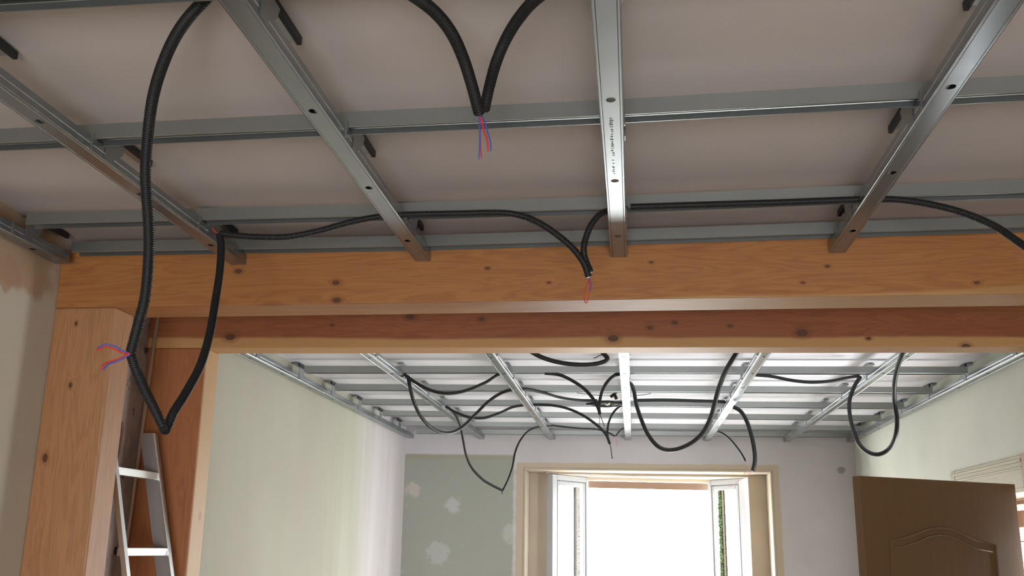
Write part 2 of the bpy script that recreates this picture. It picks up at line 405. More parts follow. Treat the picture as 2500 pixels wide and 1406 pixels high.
# ------------------------------------------------------------------ channels and rails
CW, CH = .048, .032
def channel_mesh(p0, p1, holes, top=False, w=CW, h=CH):
    """lipped steel channel from p0 to p1 (points on its underside centre line), open upwards, slots punched in its web"""
    p0, p1 = Vector(p0), Vector(p1); L = (p1-p0).length; t = (p1-p0).normalized()
    s = t.cross(Vector((0, 0, 1))).normalized()
    bm = bmesh.new()
    def P(a, b, l): return p0 + s*a + Vector((0, 0, b)) + t*l
    hw = w/2; half = [(.0125, 0), (.0165, 0), (.0175, .0012), (.0185, 0), (hw-.0025, 0), (hw-.0007, .0007), (hw, .0025), (hw, h*.45), (hw-.0012, h*.5), (hw, h*.55), (hw, h), (hw-.006, h), (hw-.006, h-.004)]
    for sg in (1, -1):
        for (a0, b0), (a1, b1) in zip(half, half[1:]):
            v = [bm.verts.new(P(sg*a0, b0, 0)), bm.verts.new(P(sg*a1, b1, 0)), bm.verts.new(P(sg*a1, b1, L)), bm.verts.new(P(sg*a0, b0, L))]
            bm.faces.new(v if sg > 0 else v[::-1])
    a = .0125; cur = 0; ha, hb = .0095, .011
    hs = sorted(x for x in holes if .03 < x < L-.03)
    for x in hs + [None]:
        e = (x-.013) if x is not None else L
        bm.faces.new([bm.verts.new(P(*q)) for q in ((-a, 0, cur), (a, 0, cur), (a, 0, e), (-a, 0, e))])
        if x is None: break
        n = 16
        inn = [(ha*math.cos(2*math.pi*k/n), hb*math.sin(2*math.pi*k/n)) for k in range(n)]
        out = []
        for k in range(n):
            cx, sx_ = math.cos(2*math.pi*k/n), math.sin(2*math.pi*k/n); f = min(a/abs(cx) if abs(cx) > 1e-6 else 9, .013/abs(sx_) if abs(sx_) > 1e-6 else 9)
            out.append((cx*f, sx_*f))
        vi = [bm.verts.new(P(i[0], 0, x+i[1])) for i in inn]; vo = [bm.verts.new(P(o_[0], 0, x+o_[1])) for o_ in out]
        for k in range(n): bm.faces.new((vo[k], vo[(k+1) % n], vi[(k+1) % n], vi[k]))
        for cxs, sxs, k0, k1 in ((1, 1, 1, 3), (-1, 1, 5, 7), (-1, -1, 9, 11), (1, -1, 13, 15)):
            c0 = bm.verts.new(P(cxs*a, 0, x+sxs*.013)); bm.faces.new((vo[k0], c0, vo[k1], vo[k0+1]))
        cur = x+.013
    bmesh.ops.remove_doubles(bm, verts=bm.verts[:], dist=1e-5)
    return bm

def rail_mesh(pts, w=.046, h=.034):
    """lipped stud laid open side down, running through pts"""
    hw = w/2; prof = [(-hw+.004, 0), (-hw+.001, 0), (-hw, .001), (-hw, h*.42), (-hw+.0009, h*.47), (-hw, h*.52), (-hw, h), (-.008, h), (-.006, h-.002), (.006, h-.002), (.008, h), (hw, h), (hw, .001), (hw-.001, 0), (hw-.005, 0)]
    bm = bmesh.new(); rings = []
    for k, p in enumerate(pts):
        t = pts[min(k+1, len(pts)-1)]-pts[max(k-1, 0)]; s = Vector((t.y, -t.x, 0)).normalized()
        rings.append([bm.verts.new(p+s*x+Vector((0, 0, z))) for x, z in prof])
    for a, b in zip(rings, rings[1:]):
        for i in range(len(prof)-1): bm.faces.new((a[i], a[i+1], b[i+1], b[i]))
    return bm

def clip_mesh(x, y, side, L=.10):
    """hanger plate clipped on the flank of a channel just past a cross rail, reaching up to the ceiling"""
    bm = bmesh.new(); xx = x+side*(CW/2+.0015); e = .001
    pr = [(y+.026, ZC+.004), (y+.050, ZC+.004), (y+L, ZR+.006), (y+L+.01, ZR+.030), (y+.026, ZR+.034)]
    a = [bm.verts.new((xx-e, p, q)) for p, q in pr]; b = [bm.verts.new((xx+e, p, q)) for p, q in pr]
    bm.faces.new(a); bm.faces.new(b[::-1])
    for k in range(5): bm.faces.new((a[k], a[(k+1) % 5], b[(k+1) % 5], b[k]))
    return bm
def tab_mesh(x, y, side):
    bm = bmesh.new(); xx = x+side*(CW/2+.0015)
    box(bm, xx-.001, xx+.001, y-.034, y-.026, ZC+.004, ZR+.010)
    return bm
def strap_mesh(x, y, side, k):
    """joist bracket above a channel: k 0 the flat plate, k 1 its dark folded edge"""
    bm = bmesh.new(); x0, x1 = ((-.030, .0), (.0, .009))[k]
    box(bm, x+min(side*x0, side*x1), x+max(side*x0, side*x1), y+.075, y+.275, ZCEIL-(.012, .022)[k], ZCEIL-.006)
    return bm

near_rail_y = [[(-1.69, 1.395), (1.66, 1.365)], [(-1.69, 1.976), (-.586, 1.950), (0, 1.938), (.56, 1.911), (1.66, 1.855)],
               [(-1.70, 2.532), (-.75, 2.537), (-.08, 2.528), (.57, 2.496), (1.66, 2.466)], [(-1.72, 2.808), (-.645, 2.826), (.19, 2.806), (.55, 2.790), (1.66, 2.750)]]
near_ch = [(-1.757, 'along the left wall'), (-1.205, 'left of the big conduit loop'), (-.622, 'between the loop and the hanging V of conduit'), (-.030, 'with the printed ink line, straight above the front beam middle'), (.598, 'next to the drooping conduit on the right'), (1.20, ''), (1.69, '')]
def rail_y(r, x):
    for (xa, ya), (xb, yb) in zip(r, r[1:]):
        if x <= xb: break
    return ya+(yb-ya)*(x-xa)/(xb-xa)
holes_near = [1.333, 1.777, 2.215, 2.645]
for i, (x, lab) in enumerate(near_ch):
    if i >= 5: continue
    y0, y1 = -.6, 2.852
    if i == 0: y1 = 2.80
    o = obj('ceiling_channel', channel_mesh((x, y0, ZC), (x, y1, ZC), [h-y0 for h in [holes_near[0]-.44*k for k in range(4, 0, -1)]+holes_near]), GALV, origin=(x, y0, ZC), solid=.0008, recalc=False)
    names = ['Galvanised steel channel running along the top of the left wall to the front beam',
             'Slotted steel channel crossed by the big black conduit loop at upper left',
             'Slotted steel channel slanting between the conduit loop and the hanging red and blue wires',
             'Straight steel channel with a line of print and bright glare near the front beam',
             'Slotted steel channel leaning right, where a conduit droops off beside the front beam']
    tag(o, names[i][0].lower()+names[i][1:], 'ceiling channel', 'steel channels of the nearer ceiling')
    for r in near_rail_y:
        side = 1 if x < .3 else -1
        if i == 0: side = 1
        yy = rail_y(r, x)
        if yy > 2.75: continue
        c = obj('hanger_clip', clip_mesh(x, yy, side), GALV, parent=o)
        obj('bracket_plate', strap_mesh(x, yy, side, 0), GALV_RAIL, parent=o)
        obj('bracket_edge', strap_mesh(x, yy, side, 1), BLACKMET, parent=o)
        obj('clip_tab', tab_mesh(x, yy, side), GALV_RAIL, parent=o)
    if i == 3:                                       # the line of print on this channel
        bm = bmesh.new(); yy = 1.86
        while yy < 2.17:
            if random.random() < .82:
                a = random.uniform(.004, .009); dx = random.uniform(-.002, .002); wdt = random.uniform(.004, .007)
                z = ZC-.0007
                q = [(x-.004+dx, yy), (x-.004+wdt, yy+.002), (x-.004+wdt, yy+a), (x-.004+dx, yy+a-.002)]
                bm.faces.new([bm.verts.new((p[0], p[1], z)) for p in q])
            yy += random.choice((.009, .011, .014, .02))
        obj('printed_marking', bm, plain('faded_ink', (.13, .14, .13), .6), parent=o)
labs = ['grey steel cross rail whose edge alone shows at the top left corner of the photo',
        'grey steel cross rail passing behind the hanging red and blue wires',
        'grey steel cross rail with a black conduit laid along its underside',
        'grey steel cross rail running just above the front larch beam']
for r, l in zip(near_rail_y, labs):
    a = Vector((r[0][0], r[0][1], ZR))
    o = obj('cross_rail', rail_mesh([Vector((q[0], q[1], ZR)) for q in r]), GALV_RAIL, origin=a, solid=.0008)
    tag(o, l, 'cross rail', 'steel cross rails of the nearer ceiling')

far_ch = [(-1.755, 'galvanised edge channel along the top of the far room left wall'),
          (-1.19, 'far room steel channel second from its left wall, with conduits hung from it'),
          (-.628, 'far room steel channel ending above the top left corner of the window'),
          (-.030, 'brightly lit white steel channel over the middle of the window'),
          (.585, 'far room steel channel just right of the big conduit U, ending over the window'),
          (1.205, 'far room steel channel ending in the wall between window and brown door'),
          (1.69, 'galvanised edge channel along the top of the pale green right wall')]
far_rail = [((-1.69, 4.37), (1.66, 4.46)), ((-1.69, 4.985), (1.66, 5.145)), ((-1.70, 5.57), (1.67, 5.79)), ((-1.70, 6.16), (1.67, 6.40)),
            ((-1.70, 6.71), (1.67, 7.00)), ((-1.70, 7.29), (1.67, 7.60)), ((-1.70, 7.80), (1.67, 8.05))]
flab = ['grey cross rail next behind the rear larch beam, mostly hidden by it', 'far room cross rail with conduits tucked under it, nearest the rear beam',
        'far room cross rail passing just above the old light fitting', 'far room cross rail behind the old light fitting, a black conduit lying on it',
        'far room cross rail third from the window wall', 'far room cross rail second from the window wall', 'far room cross rail fixed hard against the window wall']
for i, (x, l) in enumerate(far_ch):
    y0, y1 = ybk(x, .118), yw(x, -.004)
    hs = [4.44+.4405*k+(.03*x) for k in range(8)]
    o = obj('ceiling_channel', channel_mesh((x, y0, ZC), (x, y1, ZC), [h-y0 for h in hs]), GALV, origin=(x, y0, ZC), solid=.0008, recalc=False)
    tag(o, l, 'ceiling channel', 'steel channels of the far room ceiling')
    for r in far_rail[:-1]:
        side = 1 if x < .3 else -1
        c = obj('hanger_clip', clip_mesh(x, rail_y(r, x), side), GALV, parent=o)
        obj('bracket_plate', strap_mesh(x, rail_y(r, x), side, 0), GALV_RAIL, parent=o)
        if i in (0, 6): obj('bracket_edge', strap_mesh(x, rail_y(r, x), side, 1), BLACKMET, parent=o)
for r, l in zip(far_rail, flab):
    a = Vector((r[0][0], r[0][1], ZR))
    o = obj('cross_rail', rail_mesh([Vector((q[0], q[1], ZR)) for q in r]), GALV_RAIL, origin=a, solid=.0008)
    tag(o, l, 'cross rail', 'steel cross rails of the far room ceiling')

# ------------------------------------------------------------------ conduits
def path(pts, n=8):
    return catmull([at(x, y, 'Y', Y) for x, y, Y in pts], n)
def conduit(label, pts, r=.010, wires=(), group=None, near=False, name='conduit'):
    P = path(pts)
    step = .0011 if near else .006
    bm = bmesh.new(); tube(bm, resample(P, step), r, 12 if near else 8, .16 if near else 0, .0044)
    o = obj(name, bm, CONDUIT, origin=P[0], smooth=True)
    tag(o, label, 'conduit', group)
    for m, wp, wr in wires:
        bm = bmesh.new(); tube(bm, catmull([at(x, y, 'Y', Y) for x, y, Y in wp], 6), wr, 6)
        obj('wire', bm, m, parent=o, smooth=True)
    return o
GN = 'black conduits hanging in the nearer room'; GF = 'black conduits hanging in the far room'
conduit('thick black conduit curving down to an end with red and blue wires by the post',
        [(560, -45, 1.475), (500, 0, 1.468), (440, 70, 1.51), (400, 150, 1.57), (373, 240, 1.64), (360, 340, 1.70), (355, 430, 1.73), (362, 540, 1.76), (363, 620, 1.78), (355, 720, 1.80), (338, 790, 1.82), (320, 858, 1.84)],
        r=.0112, near=True, group=GN,
        wires=((RED, [(318, 862, 1.84), (298, 862, 1.84), (280, 852, 1.83), (256, 847, 1.82), (236, 855, 1.82)], .0017),
               (BLUE, [(318, 862, 1.84), (300, 857, 1.84), (280, 845, 1.83), (256, 841, 1.82), (238, 850, 1.82)], .0017),
               (RED, [(318, 864, 1.84), (290, 875, 1.84), (265, 884, 1.83), (250, 893, 1.82), (250, 905, 1.82)], .0017),
               (BLUE, [(318, 865, 1.84), (290, 880, 1.84), (268, 888, 1.83), (255, 898, 1.82), (253, 906, 1.82)], .0017)))
conduit('black conduit sharply bent into a V in front of the gap between the left posts',
        [(320, 868, 1.85), (333, 905, 1.87), (355, 955, 1.91), (380, 1005, 1.95), (396, 1038, 1.97), (404, 1050, 1.99), (411, 1036, 2.00), (425, 1005, 2.02), (455, 957, 2.08), (490, 890, 2.16), (512, 815, 2.24), (525, 740, 2.32), (537, 660, 2.40), (540, 600, 2.46), (536, 574, 2.48)],
        r=.0102, near=True, group=GN, wires=((RED, [(536, 574, 2.48), (525, 565, 2.48), (518, 556, 2.48)], .002),))
conduit('black conduit sagging under a rail from the left channel, then forking down before the beam',
        [(538, 570, 2.48), (570, 574, 2.48), (620, 578, 2.47), (700, 578, 2.46), (780, 563, 2.46), (860, 541, 2.46), (940, 527, 2.46), (1020, 523, 2.47), (1120, 521, 2.47), (1210, 519, 2.47), (1262, 524, 2.46), (1310, 541, 2.44), (1360, 573, 2.42), (1400, 608, 2.41), (1425, 642, 2.40), (1437, 676, 2.40)],
        r=.0088, near=True, group=GN,
        wires=((RED, [(1437, 680, 2.40), (1440, 700, 2.40), (1438, 722, 2.40), (1431, 740, 2.40), (1426, 725, 2.40), (1429, 705, 2.40), (1438, 684, 2.40)], .0013),
               (BLUE, [(1438, 678, 2.40), (1443, 695, 2.40), (1441, 712, 2.40)], .0013)))
conduit('black conduit curling off the rail beside the straight channel down to the red wire loop',
        [(1530, 508, 2.50), (1492, 513, 2.48), (1465, 524, 2.45), (1443, 550, 2.43), (1430, 582, 2.42), (1425, 612, 2.41), (1432, 640, 2.42), (1442, 664, 2.42)],
        r=.0085, near=True, group=GN)
conduit('black conduit lying under a rail then drooping over the beam at the right edge',
        [(1540, 505, 2.49), (1700, 500, 2.475), (1900, 494, 2.465), (2060, 488, 2.455), (2160, 486, 2.44), (2225, 491, 2.42), (2300, 505, 2.38), (2370, 526, 2.34), (2430, 553, 2.30), (2475, 583, 2.26), (2520, 615, 2.22), (2600, 680, 2.16), (2700, 735, 2.16), (2790, 730, 2.2), (2860, 650, 2.26), (2890, 550, 2.34), (2905, 440, 2.42)],
        r=.0090, near=True, group=GN)
conduit('left arm of the hanging conduit V, ending in dangling red and blue wires',
        [(960, -40, 1.38), (1025, 0, 1.43), (1070, 38, 1.48), (1105, 85, 1.53), (1132, 145, 1.59), (1151, 205, 1.64), (1170, 276, 1.70)],
        r=.0112, near=True, group=GN,
        wires=((RED, [(1170, 276, 1.70), (1177, 300, 1.70), (1183, 325, 1.70), (1190, 345, 1.70), (1191, 370, 1.70)], .0018),
               (BLUE, [(1174, 276, 1.702), (1184, 300, 1.702), (1190, 322, 1.70), (1197, 343, 1.70), (1198, 369, 1.70)], .0015),
               (BLUE, [(1170, 276, 1.70), (1171, 310, 1.70), (1171, 350, 1.70), (1169, 389, 1.70)], .0014),
               (RED, [(1172, 276, 1.70), (1172, 330, 1.702), (1173, 360, 1.702), (1176, 388, 1.70)], .0012)))
conduit('right arm of the hanging conduit V above the first cross rail',
        [(1390, -60, 1.36), (1312, -5, 1.43), (1270, 40, 1.50), (1237, 92, 1.56), (1212, 150, 1.61), (1195, 210, 1.675), (1183, 266, 1.724)],
        r=.0106, near=True, group=GN)

# far room
conduit('far room conduit swagging between the two channels left of the window',
        [(987, 914, 5.0), (1012, 932, 5.0), (1050, 952, 4.98), (1090, 960, 4.96), (1135, 954, 4.98), (1185, 934, 5.0), (1222, 912, 5.03), (1262, 905, 5.08)], r=.0085, group=GF)
conduit('far room conduit arching from the nearest rail into a fork left of the bright channel',
        [(1330, 911, 5.03), (1365, 915, 5.03), (1395, 928, 5.0), (1425, 948, 4.98), (1447, 972, 4.96), (1460, 995, 4.95), (1465, 1012, 4.95)], r=.0085, group=GF,
        wires=((DARKWIRE, [(1465, 1012, 4.95), (1470, 1026, 4.95), (1476, 1042, 4.95)], .002), (DARKWIRE, [(1463, 1012, 4.95), (1464, 1030, 4.95), (1464, 1045, 4.95)], .0013)))
conduit('short far room conduit bending from behind the bright channel down into the fork',
        [(1520, 912, 5.06), (1500, 917, 5.05), (1483, 932, 5.02), (1470, 955, 5.0), (1464, 980, 4.98), (1462, 1000, 4.97)], r=.0085, group=GF)
conduit('far room conduit hanging in a deep bowl, then rising rightwards to the old light fitting',
        [(996, 918, 5.0), (1002, 950, 5.0), (1012, 985, 5.05), (1030, 1020, 5.15), (1058, 1047, 5.3), (1092, 1057, 5.45), (1125, 1045, 5.6), (1160, 1012, 5.7), (1195, 978, 5.62), (1232, 956, 5.52), (1275, 949, 5.50), (1320, 957, 5.60), (1365, 970, 5.78), (1410, 977, 5.92), (1458, 978, 5.96)], r=.0095, group=GF)
conduit('far room conduit dipping behind the bowl-shaped one, then falling to an end over the window',
        [(1088, 992, 6.1), (1112, 1006, 6.1), (1145, 1018, 6.1), (1182, 1020, 6.12), (1220, 1008, 6.14), (1255, 993, 6.16), (1300, 988, 6.18), (1345, 989, 6.15), (1385, 997, 6.1), (1425, 1015, 6.05), (1460, 1040, 6.0), (1480, 1062, 6.0), (1489, 1084, 6.0)], r=.0085, group=GF,
        wires=((DARKWIRE, [(1489, 1084, 6.0), (1492, 1097, 6.0), (1493, 1108, 6.0), (1495, 1120, 6.0)], .003),))
conduit('thin far room conduit hooking left from under the bright channel to a cut end',
        [(1540, 985, 6.14), (1515, 991, 6.12), (1497, 1008, 6.08), (1486, 1032, 6.05), (1483, 1058, 6.02), (1486, 1080, 6.02)], r=.0065, group=GF)
conduit('far room conduit dropping past the greenish patch to a low point left of the window',
        [(1095, 995, 6.15), (1112, 1012, 6.2), (1124, 1040, 6.3), (1131, 1075, 6.4), (1138, 1110, 6.5), (1152, 1142, 6.6), (1178, 1170, 6.7), (1202, 1185, 6.75), (1226, 1197, 6.8)], r=.0085, group=GF,
        wires=((DARKWIRE, [(1226, 1197, 6.8), (1226, 1206, 6.8)], .004), (plain('grey_wire', (.35, .35, .45), .5), [(1226, 1204, 6.8), (1222, 1222, 6.8), (1219, 1234, 6.8)], .0015)))
conduit('thin far room conduit rising from that low point beside the window to a channel end',
        [(1227, 1198, 6.82), (1240, 1172, 6.85), (1251, 1140, 6.9), (1258, 1103, 6.95), (1272, 1072, 7.0), (1292, 1051, 7.05), (1318, 1042, 7.1), (1350, 1040, 7.2)], r=.0072, group=GF)
conduit('thin conduit skimming the last rails above the window and ending in a pink wire',
        [(1345, 1038, 7.2), (1385, 1043, 7.2), (1420, 1046, 7.2), (1455, 1048, 7.2), (1482, 1055, 7.2), (1501, 1065, 7.2)], r=.0065, group=GF,
        wires=((PINK, [(1501, 1065, 7.2), (1504, 1075, 7.2), (1508, 1090, 7.2)], .0035),))
conduit('very short conduit stub beside the bright channel tip above the pink wire',
        [(1530, 1043, 7.2), (1518, 1048, 7.2), (1508, 1058, 7.2), (1503, 1065, 7.2)], r=.006, group=GF)
conduit('large U of black conduit hanging right of the bright channel before the window',
        [(1815, 835, 4.1), (1793, 870, 4.15), (1772, 905, 4.25), (1756, 945, 4.4), (1745, 985, 4.5), (1734, 1022, 4.6), (1715, 1057, 4.7), (1685, 1083, 4.8), (1645, 1098, 4.9), (1610, 1092, 5.0), (1583, 1062, 5.05), (1565, 1022, 5.1), (1553, 985, 5.15), (1548, 955, 5.2), (1540, 937, 5.3), (1525, 930, 5.4)], r=.0105, group=GF)
conduit('straight thick conduit lying along a rail between the bright channel and the next',
        [(1550, 978, 6.1), (1620, 977, 6.1), (1700, 979, 6.12), (1770, 981, 6.14)], r=.0115, group=GF)
conduit('thick conduit curving down from the channel right of the bright one to the window top',
        [(1790, 993, 5.9), (1808, 1004, 5.9), (1822, 1026, 5.85), (1833, 1058, 5.82), (1841, 1095, 5.8), (1843, 1125, 5.8), (1838, 1150, 5.8)], r=.0125, group=GF,
        wires=((PINK, [(1838, 1150, 5.8), (1829, 1157, 5.8), (1820, 1166, 5.8), (1806, 1172, 5.8), (1794, 1182, 5.8), (1780, 1189, 5.8)], .0012),))
conduit('thin conduit curving down beside the thick one, wisps of wire at its end',
        [(1752, 1053, 7.2), (1768, 1060, 7.2), (1786, 1076, 7.15), (1803, 1097, 7.1), (1813, 1112, 7.1), (1820, 1126, 7.1)], r=.0068, group=GF,
        wires=((PINK, [(1820, 1126, 7.1), (1823, 1142, 7.1), (1816, 1158, 7.1)], .0012),))
conduit('conduit swagging from the channel over the window to the next one near the brown door',
        [(1842, 915, 5.06), (1885, 919, 5.06), (1930, 928, 5.05), (1980, 933, 5.04), (2030, 930, 5.04), (2070, 922, 5.04), (2098, 917, 5.04)], r=.0085, group=GF)
conduit('long narrow U of conduit hanging before the pale green wall above the door',
        [(2100, 920, 5.04), (2085, 945, 5.0), (2074, 978, 4.95), (2075, 1015, 4.9), (2084, 1050, 4.85), (2097, 1083, 4.8), (2118, 1103, 4.75), (2145, 1109, 4.7), (2170, 1096, 4.65), (2186, 1066, 4.55), (2190, 1025, 4.5), (2184, 980, 4.45), (2184, 935, 4.35), (2192, 895, 4.25), (2205, 860, 4.15), (2215, 835, 4.1)], r=.0098, group=GF)
conduit('hooked end of conduit just under the rear beam, a thin wire curling from it',
        [(1270, 840, 4.5), (1310, 866, 4.5), (1350, 881, 4.5), (1395, 889, 4.5), (1440, 890, 4.5), (1472, 884, 4.5), (1483, 876, 4.5), (1478, 868, 4.5), (1470, 860, 4.5)], r=.0105, group=GF,
        wires=((DARKWIRE, [(1472, 867, 4.5), (1463, 868, 4.5), (1455, 873, 4.5), (1449, 874, 4.5)], .0022),))

# ------------------------------------------------------------------ old light fitting hanging among the far rails
c = at(1478, 986, 'Y', 6.02)
lf = empty('light_fitting', c)
tag(lf, 'old tarnished light fitting among the far rails beside the bright channel', 'light fitting')
bm = bmesh.new()
ring = [c+Vector((.11*math.cos(a), .07*math.sin(a), .004*math.sin(3*a))) for a in [2*math.pi*k/24 for k in range(25)]]
tube(bm, ring, .008, 8, cap=False)
a0, b0 = bm.verts[:], None
obj('ring', bm, BLACKMET, parent=lf, smooth=True)
bm = bmesh.new(); bmesh.ops.create_uvsphere(bm, u_segments=14, v_segments=8, radius=.022, matrix=Matrix.Translation(at(1483, 983, 'Y', 5.98)) @ Matrix.Diagonal((1, 1, .7, 1)))
obj('bulb_holder', bm, plain('polished_fitting', (.75, .72, .6), .15, 1), parent=lf, smooth=True)
bm = bmesh.new(); tube(bm, [at(1484, 987, 'Y', 5.99), at(1500, 985, 'Y', 6.0), at(1530, 979, 'Y', 6.02)], .012, 10, r1=.010)
obj('arm', bm, plain('tarnished_brass', (.12, .12, .10), .35, .8), parent=lf, smooth=True)
bm = bmesh.new(); tube(bm, [at(1512, 940, 'Y', 6.1), at(1508, 952, 'Y', 6.08), at(1500, 962, 'Y', 6.05), at(1492, 968, 'Y', 6.03)], .010, 8)
tube(bm, [at(1500, 962, 'Y', 6.05), at(1505, 974, 'Y', 6.04)], .010, 8)
obj('hook', bm, BLACKMET, parent=lf, smooth=True)
bm = bmesh.new(); tube(bm, catmull([at(x, y, 'Y', 6.06) for x, y in ((1408, 959), (1440, 963), (1470, 966), (1495, 966))], 5), .0018, 5)
obj('wire', bm, DARKWIRE, parent=lf); bm = bmesh.new()
tube(bm, catmull([at(x, y, 'Y', 6.06) for x, y in ((1548, 966), (1570, 964), (1590, 960))], 5), .0018, 5)
obj('wire', bm, DARKWIRE, parent=lf)

# ------------------------------------------------------------------ bay window
fl, hl, hr, fr = (at(px, py, 'Z', ZT) for px, py in ((1342, 1157), (1430, 1166), (1733, 1173), (1822, 1168)))
for q in (fl, hl, hr, fr): q.z = 0
def panel(bm, a, b, z0, z1, th, n=None):
    """upright slab between plan points a and b"""
    t = (b-a).normalized(); s = Vector((-t.y, t.x, 0))*th/2
    hexa(bm, [(a+s)[:2], (b+s)[:2], (b-s)[:2], (a-s)[:2]], z0, z1)
win = empty('window_1', (.12, 8.1, WZ0)); win['kind'] = 'structure'; win['label'] = 'white framed bay window with two angled side lights, blown out daylight'
GLASS = NT('window_glass'); GLASS.b.inputs['Transmission Weight'].default_value = 1; GLASS.rough(0.0); GLASS.color((1, 1, 1)); GLASS.b.inputs['IOR'].default_value = 1.45
# clear thin glass: mix of transparent and a faint gloss so that daylight passes
nt = GLASS.t; tr = nt.nodes.new('ShaderNodeBsdfTransparent'); gl = nt.nodes.new('ShaderNodeBsdfGlossy'); gl.inputs['Roughness'].default_value = .02
lw = nt.nodes.new('ShaderNodeLayerWeight'); pw = nt.nodes.new('ShaderNodeMath'); pw.operation = 'POWER'; pw.inputs[1].default_value = 4.0; nt.links.new(lw.outputs['Facing'], pw.inputs[0])
fz = nt.nodes.new('ShaderNodeMath'); fz.operation = 'MULTIPLY_ADD'; nt.links.new(pw.outputs[0], fz.inputs[0]); fz.inputs[1].default_value = .5; fz.inputs[2].default_value = .004; mx = nt.nodes.new('ShaderNodeMixShader'); nt.links.new(fz.outputs[0], mx.inputs[0]); nt.links.new(tr.outputs[0], mx.inputs[1]); nt.links.new(gl.outputs[0], mx.inputs[2])
nt.links.new(mx.outputs[0], [n for n in nt.nodes if n.type == 'OUTPUT_MATERIAL'][0].inputs[0]); GLASS = GLASS.m
for a, b in ((fl, hl), (fr, hr)):
    t = (b-a).normalized(); L = (b-a).length
    bm = bmesh.new()
    fw = .062
    panel(bm, a, a+t*fw, WZ0, ZT, .06); panel(bm, b-t*.035, b, WZ0, ZT, .06)
    panel(bm, a+t*fw, b-t*.035, ZT-.045, ZT, .06); panel(bm, a+t*fw, b-t*.035, WZ0, WZ0+.06, .06)
    fo = obj('window_frame', bm, PVC, parent=win, bev=.004)
    bm = bmesh.new(); g0, g1 = a+t*(fw+.002), b-t*.037
    sf = .034
    panel(bm, g0, g0+t*sf, WZ0+.06, ZT-.047, .045); panel(bm, g1-t*.022, g1, WZ0+.06, ZT-.047, .045)
    panel(bm, g0+t*sf, g1-t*.022, ZT-.085, ZT-.047, .045); panel(bm, g0+t*sf, g1-t*.022, WZ0+.06, WZ0+.1, .045)
    sa = obj('sash', bm, PVC, parent=win, bev=.004)
    bm = bmesh.new(); panel(bm, g0+t*sf, g1-t*.022, WZ0+.1, ZT-.085, .006)
    obj('pane', bm, GLASS, parent=sa)
    bm = bmesh.new(); q = a+t*(fw-.002)
    nrm = Vector((-t.y, t.x, 0)); nrm = nrm if nrm.y < 0 else -nrm
    for p, q2, z0, z1 in ((g0-t*.003, g0+t*.001, WZ0+.06, ZT-.046), (g0, g1, ZT-.048, ZT-.045)):
        panel(bm, p+nrm*.029, q2+nrm*.029, z0, z1, .004)
    obj('gasket', bm, GASKET, parent=sa)
# head of the central light with a roller slot
bm = bmesh.new()
panel(bm, hl, hr, ZT-.022, ZT+.02, .07)
obj('head_frame', bm, CREAM, parent=win, bev=.004)
bm = bmesh.new()
o_ = Vector((0, .05, 0)); panel(bm, hl+o_, hr+o_, ZT-.080, ZT-.022, .02)
obj('roller_slot', bm, plain('rust_brown_slot', (.30, .20, .15), .7), parent=win)
bm = bmesh.new()
panel(bm, hl, hr, WZ0-.02, WZ0+.04, .07)
obj('window_sill', bm, PVC, parent=win)
# bay roof board so the niche head carries on to the glass
bm = bmesh.new(); hexa(bm, [(fl.x-.03, fl.y), (fr.x+.03, fr.y), (hr.x, hr.y+.08), (hl.x, hl.y+.08)], ZT+.003, ZT+.05)
struct(obj('trim_head', bm, M_TAN), 'tan board under the head of the window niche')

# slatted shutters folded outside against the bay corners
def shutter(label, a, b):
    t = (b-a).normalized(); root = empty('shutter', (a.x, a.y, WZ0)); tag(root, label, 'shutter', 'slatted shutters outside the bay window')
    m = plain('ochre_shutter_paint', (.026, .018, .010), .9, 0, .05)
    bm = bmesh.new(); L = (b-a).length
    panel(bm, a, a+t*.03, WZ0, ZT-.03, .03); panel(bm, b-t*.03, b, WZ0, ZT-.03, .03); panel(bm, a, b, ZT-.06, ZT-.03, .03); panel(bm, a, b, WZ0, WZ0+.04, .03)
    obj('shutter_frame', bm, m, parent=root)
    bm = bmesh.new(); z = WZ0+.04
    while z < ZT-.065: panel(bm, a+t*.03, b-t*.03, z, z+.0345, .016); z += .036
    obj('slats', bm, m, parent=root)
    return root
pl0 = at(1428, 1250, 'Y', hl.y+.06); pl1 = at(1404, 1250, 'Y', hl.y+.42)
shutter('ochre slatted shutter seen through the left angled side light', Vector((pl0.x, pl0.y, 0)), Vector((pl1.x, pl1.y, 0)))
pr0 = at(1759, 1250, 'Y', hr.y+.16); pr1 = at(1767, 1250, 'Y', hr.y+.40)
shutter('ochre slatted shutter seen behind greenery in the right angled side light', Vector((pr0.x, pr0.y, 0)), Vector((pr1.x, pr1.y, 0)))
# climbing greenery outside the right corner
bm = bmesh.new()
yc = hr.y+.09
x0, x1 = at(1744, 1250, 'Y', yc).x, at(1762, 1250, 'Y', yc).x
for k in range(2600):
    z = random.uniform(WZ0-.2, ZT-.02); p = Vector((random.uniform(x0+.008, x1-.004), yc+random.uniform(-.03, .05), z))
    r = random.uniform(.006, .014); d1 = Vector((random.uniform(-1, 1), random.uniform(-1, 1), random.uniform(-1, 1))).normalized(); d2 = d1.orthogonal().normalized()
    bm.faces.new([bm.verts.new(q) for q in (p-d1*r, p+d2*r*.5, p+d1*r, p-d2*r*.5)])
lm = NT('leaf_green'); lm.color(lm.ramp(lm.noise(lm.pos(), 30, 2), [(.3, (.015, .042, .008)), (.7, (.05, .09, .025))])); lm.rough(.8); lm.b.inputs['Specular IOR Level'].default_value = .1
cl = empty('climbing_plant', ((x0+x1)/2, yc, WZ0-.2)); tag(cl, 'leafy green climber outside the right angled side light', 'plant')
obj('foliage', bm, lm.m, parent=cl)
